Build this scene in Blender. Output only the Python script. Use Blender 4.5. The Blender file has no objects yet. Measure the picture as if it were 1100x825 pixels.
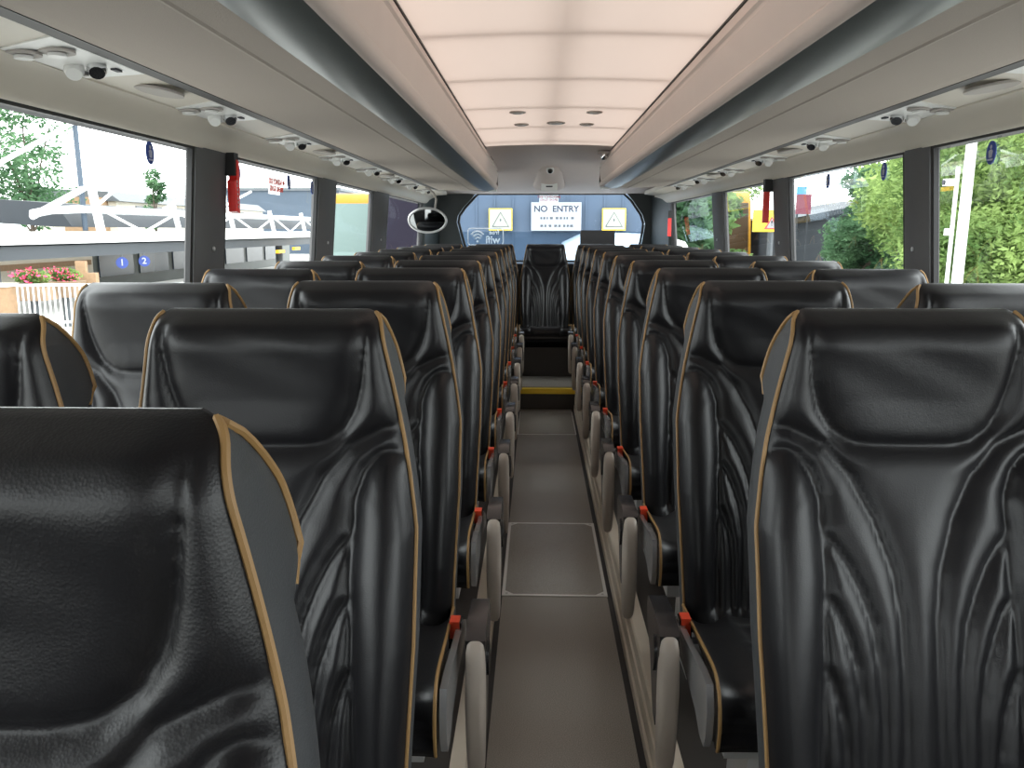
import bpy, bmesh, math, random
import numpy as np
from mathutils import Vector, Matrix
random.seed(7); np.random.seed(7)
SC = bpy.context.scene; COL = SC.collection
PI = math.pi
# ------------------------------------------------------------------ materials
def mat(name, col, rough=.5, metal=0, spec=.5, noise=0, nscale=30, bump=0, bscale=200, coat=0, emit=None, sheen=0):
    m = bpy.data.materials.new(name); m.use_nodes = True
    nt = m.node_tree; b = nt.nodes['Principled BSDF']
    b.inputs['Base Color'].default_value = (*col, 1)
    b.inputs['Roughness'].default_value = rough; b.inputs['Metallic'].default_value = metal
    b.inputs['Specular IOR Level'].default_value = spec
    b.inputs['Coat Weight'].default_value = coat
    if emit:
        b.inputs['Emission Color'].default_value = (*emit[:3], 1); b.inputs['Emission Strength'].default_value = emit[3]
    if noise or bump:
        tc = nt.nodes.new('ShaderNodeTexCoord')
    if noise:
        n = nt.nodes.new('ShaderNodeTexNoise'); n.inputs['Scale'].default_value = nscale; n.inputs['Detail'].default_value = 4
        r = nt.nodes.new('ShaderNodeMix'); r.data_type = 'RGBA'
        r.inputs[6].default_value = (*[max(0, c * (1 - noise)) for c in col], 1)
        r.inputs[7].default_value = (*[min(1, c * (1 + noise)) for c in col], 1)
        nt.links.new(tc.outputs['Object'], n.inputs['Vector']); nt.links.new(n.outputs['Fac'], r.inputs[0])
        nt.links.new(r.outputs[2], b.inputs['Base Color'])
    if bump:
        n2 = nt.nodes.new('ShaderNodeTexNoise'); n2.inputs['Scale'].default_value = bscale; n2.inputs['Detail'].default_value = 3
        bp = nt.nodes.new('ShaderNodeBump'); bp.inputs['Strength'].default_value = bump; bp.inputs['Distance'].default_value = .002
        nt.links.new(tc.outputs['Object'], n2.inputs['Vector']); nt.links.new(n2.outputs['Fac'], bp.inputs['Height'])
        nt.links.new(bp.outputs['Normal'], b.inputs['Normal'])
    return m
def glass(name, tint, refl=.06, rough=0.0):
    m = bpy.data.materials.new(name); m.use_nodes = True; nt = m.node_tree; nt.nodes.clear()
    o = nt.nodes.new('ShaderNodeOutputMaterial'); mx = nt.nodes.new('ShaderNodeMixShader')
    t = nt.nodes.new('ShaderNodeBsdfTransparent'); t.inputs[0].default_value = (*tint, 1)
    g = nt.nodes.new('ShaderNodeBsdfGlossy'); g.inputs['Roughness'].default_value = rough
    f = nt.nodes.new('ShaderNodeLayerWeight'); f.inputs[0].default_value = .12
    mp = nt.nodes.new('ShaderNodeMath'); mp.operation = 'MULTIPLY'; mp.inputs[1].default_value = refl * 6
    nt.links.new(f.outputs['Fresnel'], mp.inputs[0]); nt.links.new(mp.outputs[0], mx.inputs[0])
    nt.links.new(t.outputs[0], mx.inputs[1]); nt.links.new(g.outputs[0], mx.inputs[2]); nt.links.new(mx.outputs[0], o.inputs[0])
    return m
def leather():
    m = bpy.data.materials.new('black_leather'); m.use_nodes = True; nt = m.node_tree; b = nt.nodes['Principled BSDF']
    b.inputs['Base Color'].default_value = (.0065, .0063, .0075, 1); b.inputs['Sheen Weight'].default_value = .09; b.inputs['Sheen Roughness'].default_value = .35
    b.inputs['Specular IOR Level'].default_value = .35
    tc = nt.nodes.new('ShaderNodeTexCoord')
    n = nt.nodes.new('ShaderNodeTexNoise'); n.inputs['Scale'].default_value = 6; n.inputs['Detail'].default_value = 5
    mr = nt.nodes.new('ShaderNodeMapRange'); mr.inputs[3].default_value = .32; mr.inputs[4].default_value = .43
    nt.links.new(tc.outputs['Object'], n.inputs['Vector']); nt.links.new(n.outputs['Fac'], mr.inputs[0]); nt.links.new(mr.outputs[0], b.inputs['Roughness'])
    v = nt.nodes.new('ShaderNodeTexVoronoi'); v.inputs['Scale'].default_value = 420
    w = nt.nodes.new('ShaderNodeTexNoise'); w.inputs['Scale'].default_value = 26; w.inputs['Detail'].default_value = 6; w.inputs['Distortion'].default_value = .8
    bp = nt.nodes.new('ShaderNodeBump'); bp.inputs['Strength'].default_value = .12; bp.inputs['Distance'].default_value = .0012
    bp2 = nt.nodes.new('ShaderNodeBump'); bp2.inputs['Strength'].default_value = .07; bp2.inputs['Distance'].default_value = .006
    nt.links.new(tc.outputs['Object'], v.inputs['Vector']); nt.links.new(tc.outputs['Object'], w.inputs['Vector'])
    nt.links.new(v.outputs['Distance'], bp.inputs['Height']); nt.links.new(w.outputs['Fac'], bp2.inputs['Height'])
    nt.links.new(bp2.outputs['Normal'], bp.inputs['Normal']); nt.links.new(bp.outputs['Normal'], b.inputs['Normal'])
    return m
def ceiling_cloth():
    # backlit translucent roof lining: daylight comes through the roof panel above it
    m = bpy.data.materials.new('translucent_ceiling_lining'); m.use_nodes = True; nt = m.node_tree; nt.nodes.clear()
    o = nt.nodes.new('ShaderNodeOutputMaterial'); mx = nt.nodes.new('ShaderNodeMixShader'); mx.inputs[0].default_value = .118
    d = nt.nodes.new('ShaderNodeBsdfDiffuse'); d.inputs[0].default_value = (.60, .51, .46, 1)
    t = nt.nodes.new('ShaderNodeBsdfTranslucent'); t.inputs[0].default_value = (.84, .675, .575, 1)
    nt.links.new(d.outputs[0], mx.inputs[1]); nt.links.new(t.outputs[0], mx.inputs[2]); nt.links.new(mx.outputs[0], o.inputs[0])
    return m
def sticker(name, col):
    m = bpy.data.materials.new(name); m.use_nodes = True; nt = m.node_tree; nt.nodes.clear()
    o = nt.nodes.new('ShaderNodeOutputMaterial'); mx = nt.nodes.new('ShaderNodeMixShader'); mx.inputs[0].default_value = .6
    d = nt.nodes.new('ShaderNodeBsdfDiffuse'); d.inputs[0].default_value = (*col, 1); t = nt.nodes.new('ShaderNodeBsdfTranslucent'); t.inputs[0].default_value = (*col, 1)
    nt.links.new(d.outputs[0], mx.inputs[1]); nt.links.new(t.outputs[0], mx.inputs[2]); nt.links.new(mx.outputs[0], o.inputs[0])
    return m
def floor_vinyl():
    m = mat('speckled_grey_vinyl', (.125, .105, .088), .38, 0, .5)
    nt = m.node_tree; b = nt.nodes['Principled BSDF']; tc = nt.nodes.new('ShaderNodeTexCoord')
    n = nt.nodes.new('ShaderNodeTexNoise'); n.inputs['Scale'].default_value = 330; n.inputs['Detail'].default_value = 2
    n2 = nt.nodes.new('ShaderNodeTexNoise'); n2.inputs['Scale'].default_value = 5; n2.inputs['Detail'].default_value = 5
    cr = nt.nodes.new('ShaderNodeValToRGB'); cr.color_ramp.elements[0].position = .35; cr.color_ramp.elements[1].position = .7
    cr.color_ramp.elements[0].color = (.19, .178, .16, 1); cr.color_ramp.elements[1].color = (.39, .37, .335, 1)
    mr = nt.nodes.new('ShaderNodeMapRange'); mr.inputs[3].default_value = .26; mr.inputs[4].default_value = .44
    nt.links.new(tc.outputs['Object'], n.inputs['Vector']); nt.links.new(tc.outputs['Object'], n2.inputs['Vector'])
    nt.links.new(n.outputs['Fac'], cr.inputs[0]); nt.links.new(cr.outputs[0], b.inputs['Base Color'])
    nt.links.new(n2.outputs['Fac'], mr.inputs[0]); nt.links.new(mr.outputs[0], b.inputs['Roughness'])
    return m
def foliage(name, a, bcol):
    m = bpy.data.materials.new(name); m.use_nodes = True; nt = m.node_tree; nt.nodes.clear()
    o = nt.nodes.new('ShaderNodeOutputMaterial'); mx = nt.nodes.new('ShaderNodeMixShader'); mx.inputs[0].default_value = .45
    d = nt.nodes.new('ShaderNodeBsdfDiffuse'); t = nt.nodes.new('ShaderNodeBsdfTranslucent')
    tc = nt.nodes.new('ShaderNodeTexCoord'); n = nt.nodes.new('ShaderNodeTexNoise'); n.inputs['Scale'].default_value = .9; n.inputs['Detail'].default_value = 6
    cr = nt.nodes.new('ShaderNodeValToRGB'); cr.color_ramp.elements[0].position = .36; cr.color_ramp.elements[1].position = .66
    cr.color_ramp.elements[0].color = (*a, 1); cr.color_ramp.elements[1].color = (*bcol, 1)
    nt.links.new(tc.outputs['Object'], n.inputs['Vector']); nt.links.new(n.outputs['Fac'], cr.inputs[0])
    nt.links.new(cr.outputs[0], d.inputs[0]); nt.links.new(cr.outputs[0], t.inputs[0])
    nt.links.new(d.outputs[0], mx.inputs[1]); nt.links.new(t.outputs[0], mx.inputs[2]); nt.links.new(mx.outputs[0], o.inputs[0])
    return m
M = dict(
 leather=leather(), piping=mat('tan_piping', (.27, .155, .055), .55), side=mat('charcoal_side_cloth', (.030, .032, .035), .62, bump=.3, bscale=500),
 shell=mat('black_plastic_shell', (.018, .018, .02), .4), slate=mat('dark_slate_fascia', (.04, .047, .056), .6, noise=.15, nscale=1), print=mat('faded_print', (.07, .07, .07), .7), shedwall=mat('dark_slate_boards', (.022, .027, .034), .7, noise=.15, nscale=2), frame=mat('grey_satin_trim', (.34, .34, .345), .26, .55), hatchframe=mat('bright_hatch_frame', (.82, .82, .81), .3, .3), black=mat('gloss_black_plastic', (.012, .012, .014), .22),
 beige=mat('taupe_armrest_plastic', (.40, .345, .295), .42, noise=.04), silver=mat('silver_metal', (.55, .55, .55), .34, .55),
 red=mat('orange_red_button', (.85, .075, .025), .4), cream=mat('cream_plastic', (.62, .57, .49), .5, noise=.03, nscale=8),
 riser=mat('cream_step_side', (.56, .49, .40), .5, noise=.05, nscale=12), vinyl=floor_vinyl(), dvinyl=mat('dark_vinyl', (.045, .04, .036), .5, noise=.15, nscale=200),
 ceil=ceiling_cloth(), pink=mat('pale_fabric_fascia', (.58, .49, .445), .75, bump=.25, bscale=600, noise=.03, nscale=10),
 rack=mat('grey_beige_rack_cloth', (.42, .365, .315), .85, bump=.4, bscale=500, noise=.05, nscale=300), strip=mat('smoked_gloss_strip', (.13, .145, .145), .38, .5),
 pillar=mat('dark_grey_pillar', (.075, .073, .075), .6, noise=.06, nscale=40), rubber=mat('black_rubber', (.012, .012, .013), .55),
 lower=mat('grey_wall_carpet', (.10, .10, .105), .9, noise=.2, nscale=200), slot=mat('dark_slot', (.02, .018, .017), .6),
 rearpanel=mat('dark_rear_panel', (.028, .036, .037), .55), white=mat('white_plastic', (.75, .75, .73), .4), grille=mat('grey_grille', (.40, .37, .34), .7),
 chrome=mat('chrome', (.78, .79, .8), .12, 1), mirror=mat('mirror_glass', (.30, .31, .32), .05, 1), yellow=mat('yellow_nosing', (.92, .62, .04), .5),
 hammer=mat('red_hammer_plastic', (.85, .025, .02), .35), window=glass('tinted_window_glass', (.80, .84, .83), .03), clear=glass('clear_windscreen_glass', (.93, .95, .94)),
 rearglass=glass('rear_window_glass', (.70, .80, .90)), band=glass('darker_glass_band', (.55, .64, .70)),
 blue=mat('blue_sticker', (.03, .06, .28), .5), sred=mat('red_lettering', (.65, .07, .05), .5), swhite=sticker('white_translucent_sticker', (.8, .8, .8)),
 roof=mat('roof_panel', (.5, .5, .5), .7), screw=mat('screw', (.6, .6, .6), .35, .9),
 # outdoors
 asphalt=mat('pale_tarmac', (.42, .41, .39), .9, noise=.15, nscale=2), steelwhite=mat('white_painted_steel', (.82, .83, .83), .5), fascia=mat('slate_fascia', (.085, .095, .105), .6, noise=.1, nscale=1),
 facade=mat('grey_green_facade', (.07, .08, .075), .5, noise=.25, nscale=.7), dglass=mat('dark_building_glass', (.035, .045, .06), .2), stone=mat('cream_stone', (.62, .57, .48), .8, noise=.06, nscale=1.5),
 brick=mat('brown_brick', (.30, .19, .11), .85, noise=.25, nscale=9), bark=mat('tree_bark', (.085, .065, .05), .9, noise=.3, nscale=6),
 leafA=foliage('mid_green_leaves', (.085, .16, .05), (.36, .48, .17)), leafB=foliage('deep_green_leaves', (.06, .125, .045), (.26, .38, .14)), leafC=foliage('grey_green_leaves', (.045, .10, .05), (.16, .28, .15)),
 paleglass=mat('pale_green_coach_glass', (.13, .18, .17), .4, 0, .2), navy=mat('slate_blue_cladding', (.045, .066, .095), .55, noise=.12, nscale=.8), signy=mat('yellow_sign', (.85, .55, .02), .5), signw=mat('white_sign', (.30, .30, .30), .6), ink=mat('dark_ink', (.02, .02, .03), .6),
 paley=mat('pale_yellow_board', (.30, .29, .22), .6), van=mat('white_van_paint', (.85, .86, .86), .25, 0, .5, coat=.5), gold=mat('amber_coach_paint', (.32, .15, .01), .5, 0, .2), purple=mat('dark_purple_coach_paint', (.016, .010, .022), .55, 0, .15),
 brownglass=mat('brown_tinted_coach_glass', (.04, .022, .008), .4, 0, .15), purpleglass=mat('purple_tinted_coach_glass', (.008, .006, .014), .5, 0, .12), pinkflower=mat('pink_flower_petals', (.75, .06, .16), .7), terracotta=mat('planter_clay', (.25, .17, .11), .8),
 maroon=mat('maroon_panel', (.16, .02, .04), .6), skyblue=mat('blue_panel', (.05, .22, .5), .6), lampy=mat('lit_amber_lamp', (.9, .4, .02), .5, emit=(1, .5, .03, 1.6)),
)
# ------------------------------------------------------------------ object helpers
def link(o, parent=None):
    COL.objects.link(o)
    if parent is not None: o.parent = parent
    return o
def mesh(name, vs, fs, m, parent=None, smooth=False, loc=(0, 0, 0)):
    me = bpy.data.meshes.new(name); me.from_pydata([(float(v[0]), float(v[1]), float(v[2])) for v in vs], [], fs); me.materials.append(m)
    if smooth: me.polygons.foreach_set('use_smooth', [True] * len(me.polygons))
    me.update(); o = bpy.data.objects.new(name, me); o.location = loc
    return link(o, parent)
def bmo(name, bm, m, parent=None, smooth=False, loc=(0, 0, 0), bevel=0, seg=2, auto=None):
    if bevel:
        bmesh.ops.bevel(bm, geom=[e for e in bm.edges if len(e.link_faces) == 2 and e.calc_face_angle(0) > .6], offset=bevel, segments=seg, affect='EDGES', profile=.5, clamp_overlap=True)
    bmesh.ops.recalc_face_normals(bm, faces=bm.faces[:])
    me = bpy.data.meshes.new(name); bm.to_mesh(me); bm.free(); me.materials.append(m)
    if smooth or bevel:
        me.polygons.foreach_set('use_smooth', [True] * len(me.polygons))
        me.set_sharp_from_angle(angle=.7)
    o = bpy.data.objects.new(name, me); o.location = loc
    return link(o, parent)
def bx(bm, x0, x1, y0, y1, z0, z1):
    v = [bm.verts.new((x, y, z)) for x in (x0, x1) for y in (y0, y1) for z in (z0, z1)]
    for f in ((0, 1, 3, 2), (4, 6, 7, 5), (0, 4, 5, 1), (2, 3, 7, 6), (0, 2, 6, 4), (1, 5, 7, 3)): bm.faces.new([v[i] for i in f])
def box(name, x0, x1, y0, y1, z0, z1, m, parent=None, bevel=0):
    bm = bmesh.new(); bx(bm, min(x0, x1), max(x0, x1), min(y0, y1), max(y0, y1), z0, z1); return bmo(name, bm, m, parent, bevel=bevel)
def prism(bm, pts, axis, a, b):
    """extrude the 2D polygon pts along axis ('x': pts are (y,z); 'y': (x,z); 'z': (x,y)) from a to b"""
    def P(p, t): return {'x': (t, p[0], p[1]), 'y': (p[0], t, p[1]), 'z': (p[0], p[1], t)}[axis]
    A = [bm.verts.new(P(p, a)) for p in pts]; B = [bm.verts.new(P(p, b)) for p in pts]; n = len(pts)
    bm.faces.new(A); bm.faces.new(B[::-1])
    for i in range(n): bm.faces.new((A[i], A[(i + 1) % n], B[(i + 1) % n], B[i]))
def pr(name, pts, axis, a, b, m, parent=None, bevel=0):
    bm = bmesh.new(); prism(bm, pts, axis, a, b); return bmo(name, bm, m, parent, bevel=bevel)
def tube_bm(bm, path, r, n=8, cap=True):
    path = [Vector(p) for p in path]; rings = []
    rr = r if isinstance(r, (list, tuple)) else [r] * len(path)
    up = None
    for i, p in enumerate(path):
        d = (path[min(i + 1, len(path) - 1)] - path[max(i - 1, 0)]).normalized()
        if up is None: up = d.orthogonal().normalized()
        up = (up - d * up.dot(d)).normalized(); sd = d.cross(up)
        rings.append([bm.verts.new(p + (up * math.cos(2 * PI * k / n) + sd * math.sin(2 * PI * k / n)) * rr[i]) for k in range(n)])
    for a, b in zip(rings, rings[1:]):
        for k in range(n): bm.faces.new((a[k], a[(k + 1) % n], b[(k + 1) % n], b[k]))
    if cap: bm.faces.new(rings[0][::-1]); bm.faces.new(rings[-1])
def tube(name, path, r, m, parent=None, n=8):
    bm = bmesh.new(); tube_bm(bm, path, r, n); return bmo(name, bm, m, parent, smooth=True)
def disc_bm(bm, c, rx, ry, axis, t, n=28, bulge=0):
    """short elliptic cylinder (rounded cap when bulge) centred at c, thickness t along the axis"""
    c = Vector(c); ax = {'x': Vector((1, 0, 0)), 'y': Vector((0, 1, 0)), 'z': Vector((0, 0, 1))}[axis] if isinstance(axis, str) else Vector(axis).normalized()
    u = Vector((0, 1, 0)) if abs(ax.y) < .8 else Vector((1, 0, 0)); u = (u - ax * u.dot(ax)).normalized(); v = ax.cross(u)
    def ring(s, h): return [bm.verts.new(c + ax * h + (u * rx * math.cos(2 * PI * k / n) + v * ry * math.sin(2 * PI * k / n)) * s) for k in range(n)]
    rs = [ring(1, -t / 2), ring(1, t / 2)]
    if bulge: rs += [ring(.8, t / 2 + bulge * .55), ring(.45, t / 2 + bulge * .9)]
    for a, b in zip(rs, rs[1:]):
        for k in range(n): bm.faces.new((a[k], a[(k + 1) % n], b[(k + 1) % n], b[k]))
    bm.faces.new(rs[0][::-1]); bm.faces.new(rs[-1])
def disc(name, c, rx, ry, axis, t, m, parent=None, n=28, bulge=0):
    bm = bmesh.new(); disc_bm(bm, c, rx, ry, axis, t, n, bulge); return bmo(name, bm, m, parent, smooth=True)
def thing(name, label, cat, loc=(0, 0, 0), group=None):
    o = bpy.data.objects.new(name, None); o.empty_display_size = .1; o.location = loc; link(o); return tag(o, label, cat, group)
def tag(o, label, cat, group=None):
    o['label'] = label; o['category'] = cat
    if group: o['group'] = group
    return o
def struct(o): o['kind'] = 'structure'; return o
def text_mesh(name, body, size, m, M4, parent=None, depth=.0015, mirror=False, align='CENTER'):
    cu = bpy.data.curves.new(name, 'FONT'); cu.body = body; cu.size = size; cu.align_x = align; cu.align_y = 'CENTER'; cu.extrude = depth / 2; cu.space_line = .95; cu.offset = size * .02
    tmp = bpy.data.objects.new(name + '_src', cu); COL.objects.link(tmp)
    bpy.context.view_layer.update()
    me = bpy.data.meshes.new_from_object(tmp.evaluated_get(bpy.context.evaluated_depsgraph_get()))
    bpy.data.objects.remove(tmp); bpy.data.curves.remove(cu)
    if mirror:
        me.transform(Matrix.Scale(-1, 4, (1, 0, 0))); me.flip_normals()
    me.transform(M4); me.materials.clear(); me.materials.append(m); me.name = name
    return link(bpy.data.objects.new(name, me), parent)
def frame4(c, right, up):
    r = Vector(right).normalized(); u = Vector(up); u = (u - r * u.dot(r)).normalized(); n = r.cross(u)
    return Matrix(((r.x, u.x, n.x, c[0]), (r.y, u.y, n.y, c[1]), (r.z, u.z, n.z, c[2]), (0, 0, 0, 1)))
ORD = ['first', 'second', 'third', 'fourth', 'fifth', 'sixth', 'seventh', 'eighth', 'ninth', 'tenth', 'eleventh', 'twelfth']

# ------------------------------------------------------------------ seat: backrest
PLAT = .17
def seglines():
    """quilting seams of one half of the backrest, as (|u|, v) polylines; mirrored by using |x|"""
    return [
     [(0, .725), (.30, .726), (.45, .735), (.58, .76), (.68, .80), (.76, .85), (.84, .92), (.88, .96)],
     [(.99, .765), (.85, .757), (.62, .727), (.42, .667), (.26, .585), (.155, .49), (.115, .40), (.105, .30), (.11, .20), (.14, .05), (.15, 0)],
     [(.985, .705), (.90, .716), (.80, .706), (.71, .68), (.63, .63), (.60, .56), (.595, .48), (.61, .38), (.63, .28), (.66, .15), (.68, .0)],
     [(.60, .56), (.53, .535), (.45, .50), (.37, .45), (.30, .39), (.262, .31), (.25, .20), (.27, .08), (.29, 0)],
     [(.60, .445), (.535, .415), (.47, .37), (.41, .31), (.375, .22), (.38, .12), (.40, 0)],
     [(.62, .31), (.57, .275), (.52, .215), (.495, .14), (.51, 0)],
    ]
def half_w(v):
    w = .222 + .013 * np.clip(v / .35, 0, 1)
    w = w - .062 * np.clip((v - .56) / .44, 0, 1) ** 1.1
    r = .020
    dz = np.clip((v - 1) * .76 + r, 0, r)
    return w - (r - np.sqrt(np.maximum(r * r - dz * dz, 0))) * .9
def front_y(v):
    vm = np.clip((v - .66) / .34, 0, 1)
    y = .235 * v - .075 * vm ** 1.5 - .022 * np.sin(np.clip(v / .74, 0, 1) * PI)
    return y + .046 * np.clip((v - .915) / .085, 0, 1) ** 2.3
def thick(v):
    t = .060 + .008 * np.clip(v / .4, 0, 1)
    s = np.clip((v - .795) / .04, 0, 1); s = s * s * (3 - 2 * s)
    head = .104 * np.sqrt(np.maximum(1 - (np.clip(v - .85, 0, 1) / .1501) ** 2.3, 0))
    return np.where(v > .83, np.maximum(head - .05 * np.clip((v - .9) / .1, 0, 1) ** 2, .004), t * (1 - s) + .104 * s)
def zz(v): return .43 + .76 * v
def backrest_meshes(nu=72, nv=150):
    v = np.concatenate([np.linspace(-.07, .90, nv - 24), 1 - .10 * np.cos(np.linspace(0, PI / 2, 25))[1:]]); nv = len(v)
    u = np.linspace(-1, 1, nu + 1)
    U, V = np.meshgrid(u, v); W = half_w(V); X = U * W; Z = zz(V)
    # distance to seams (metres)
    wref = .235
    px, pz = np.abs(U) * wref, V * .76
    D = np.full(U.shape, 9.); Ds = []
    for s in seglines():
        d = np.full(U.shape, 9.)
        for (a, b) in zip(s, s[1:]):
            ax, az, bx_, bz = a[0] * wref, a[1] * .76, b[0] * wref, b[1] * .76
            L = (bx_ - ax) ** 2 + (bz - az) ** 2
            t = np.clip(((px - ax) * (bx_ - ax) + (pz - az) * (bz - az)) / L, 0, 1)
            d = np.minimum(d, np.hypot(px - ax - t * (bx_ - ax), pz - az - t * (bz - az)))
        Ds.append(d); D = np.minimum(D, d)
    disp = .019 * (1 - np.exp(-D / .015))
    # bolster mask: outside of its inner curve and under its top
    bs = seglines()[2]
    bv = np.array([p[1] for p in bs[4:]][::-1]); bu = np.array([p[0] for p in bs[4:]][::-1])
    ub = np.interp(V, bv, bu); top = np.interp(np.abs(U), [.63, .71, .80, .90, .985], [.63, .68, .706, .716, .705])
    inside = (np.abs(U) > ub) & (V < top)
    disp += np.where(inside, .030 * (1 - np.exp(-Ds[2] / .028)), 0) * np.clip((V + .06) / .2, .25, 1)
    # head pad: slightly dished in the middle, wings forward
    hm = np.clip((V - .74) / .08, 0, 1)
    disp += hm * (.012 * np.abs(U) ** 2 - .006)
    # shoulders: band between head seam and the leaves
    disp += .006 * np.exp(-((V - .70) / .05) ** 2) * (1 - np.abs(U) ** 3)
    edge = (1 - np.abs(U)) * W
    disp = (disp + .012) * (1 - np.exp(-edge / .014)) - .006
    topfade = np.clip((1 - V) / .03, 0, 1); disp *= topfade
    # long soft wrinkles of the hide
    disp += .0006 * np.sin(38 * X + 9 * np.sin(11 * Z)) * hm * (1 - np.abs(U) ** 4) * topfade
    Yf = front_y(V) - disp
    n = nu + 1; vs = list(zip(X.ravel(), Yf.ravel(), Z.ravel())); fs = []
    for j in range(nv - 1):
        for i in range(nu): fs.append((j * n + i, j * n + i + 1, (j + 1) * n + i + 1, (j + 1) * n + i))
    # the hide runs over the top and down the back of the head pad (to v = .80)
    kb = [j for j in range(nv) if v[j] > .795][::-1]
    base = len(vs); Yb = front_y(V) + thick(V)
    for q, j in enumerate(kb):
        for i in range(n): vs.append((X[j, i], Yb[j, i] - .006 * (1 - (U[j, i]) ** 2) * 0, Z[j, i]))
    for i in range(nu): fs.append(((nv - 1) * n + i, (nv - 1) * n + i + 1, base + i + 1, base + i))
    for q in range(len(kb) - 1):
        for i in range(nu): fs.append((base + q * n + i, base + q * n + i + 1, base + (q + 1) * n + i + 1, base + (q + 1) * n + i))
    hide = (vs, fs)
    # back shell
    ks = [j for j in range(nv) if v[j] <= .80]; vs2 = []; fs2 = []; cols = range(0, nu + 1, 4); nc = len(cols)
    for j in ks:
        for i in cols: vs2.append((X[j, i] * .985, Yb[j, i] + .012 * (1 - U[j, i] ** 4), Z[j, i]))
    for a in range(len(ks) - 1):
        for i in range(nc - 1): fs2.append((a * nc + i, (a + 1) * nc + i, (a + 1) * nc + i + 1, a * nc + i + 1))
    shell = (vs2, fs2)
    # side panels and piping
    sides = []; pipes = []
    for sg, ix in ((-1, 0), (1, nu)):
        vs3, fs3 = [], []
        for j in range(nv):
            yf, yb = Yf[j, ix], Yb[j, ix]
            for q in range(5):
                t = q / 4; vs3.append((X[j, ix] + sg * .006 * math.sin(PI * t) * (1 if v[j] < .95 else .4), yf + (yb - yf) * t, Z[j, ix]))
        for j in range(nv - 1):
            for q in range(4):
                f = (j * 5 + q, j * 5 + q + 1, (j + 1) * 5 + q + 1, (j + 1) * 5 + q); fs3.append(f if sg > 0 else f[::-1])
        sides.append((vs3, fs3))
        path = [(X[j, ix] + sg * .001, Yf[j, ix] - .001, Z[j, ix]) for j in list(range(2, nv - 24, 2)) + list(range(nv - 24, nv - 1))]
        path += [(X[j, ix] + sg * .001, Yb[j, ix] + .001, Z[j, ix] + .0015) for j in range(nv - 3, 0, -2) if v[j] > .825]
        lo = path[-1]; path += [(lo[0], lo[1] - .012, lo[2] - .010), (lo[0], lo[1] - .020, lo[2] - .026)]
        pipes.append(path)
    return hide, shell, sides, pipes
HIDE, SHELL, SIDES, PIPES = backrest_meshes()
def cushion_mesh(sg):
    """cushion grid: v runs from the backrest over the top, round the front and down; half width shrinks to the front"""
    prof = [(.03, .425), (0, .43), (-.06, .436), (-.12, .444), (-.18, .452), (-.24, .461), (-.30, .470), (-.35, .477), (-.385, .480), (-.415, .476), (-.440, .462), (-.455, .440), (-.462, .415), (-.462, .39), (-.458, .365), (-.45, .345), (-.43, .338), (-.30, .335), (-.10, .33), (.03, .33)]
    P = [Vector((0, *p)) for p in prof]; fine = []
    for i in range(len(P) - 1):
        p0, p1, p2, p3 = P[max(i - 1, 0)], P[i], P[i + 1], P[min(i + 2, len(P) - 1)]
        for k in range(4):
            t = k / 4; fine.append(.5 * ((2 * p1) + (p2 - p0) * t + (2 * p0 - 5 * p1 + 4 * p2 - p3) * t * t + (3 * p1 - p0 - 3 * p2 + p3) * t ** 3))
    fine.append(P[-1]); nu = 40; vs = []; fs = []; n = nu + 1
    edgeL, edgeR = [], []
    for j, p in enumerate(fine):
        d = (fine[min(j + 1, len(fine) - 1)] - fine[max(j - 1, 0)]).normalized(); nrm = Vector((0, d.z, -d.y)) * -1
        front = min(1, max(0, -p.y / .46)); hw = .226 + .010 * front
        for i in range(n):
            u = -1 + 2 * i / nu; au = abs(u)
            e = (1 - au) * hw; h = .012 * (1 - math.exp(-e / .012))
            if j < 56:
                seam = min(abs(au - .56) * hw, abs(p.y + .20 + .05 * u * u) if au < .56 else 9, abs(p.y + .09 + .03 * u * u) if au < .56 else 9)
                h += .010 * (1 - math.exp(-seam / .014)) + (.012 * math.sin(PI * min(1, max(0, (au - .56) / .44))) if p.z > .40 else 0)
            else: h *= .2
            q = p + nrm * h; vs.append((u * hw, q.y, q.z))
        edgeL.append((-hw, p.y, p.z)); edgeR.append((hw, p.y, p.z))
    for j in range(len(fine) - 1):
        for i in range(nu): fs.append((j * n + i, (j + 1) * n + i, (j + 1) * n + i + 1, j * n + i + 1))
    # sides
    sds = []
    for s, E_ in ((-1, edgeL), (1, edgeR)):
        sidev, sidef = [], []; sds.append((sidev, sidef))
        b0 = 0; sidev.append((s * .21, -.2, .39))
        for q in E_: sidev.append(q)
        for k in range(len(E_) - 1): sidef.append((b0, b0 + 1 + k, b0 + 2 + k))
    rng = range(4, 62, 2)
    return (vs, fs), sds, [[edgeL[k] for k in rng], [edgeR[k] for k in rng]]
CUSH, CSIDE, CPIPE = cushion_mesh(1)
_cache = {}
def shared(key, builder):
    """first call builds the mesh object, later ones reuse its data"""
    if key in _cache:
        src = _cache[key]; o = bpy.data.objects.new(src.name.split('.')[0], src.data); return COL.objects.link(o) or o
    o = builder(); _cache[key] = o; return o
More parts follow.
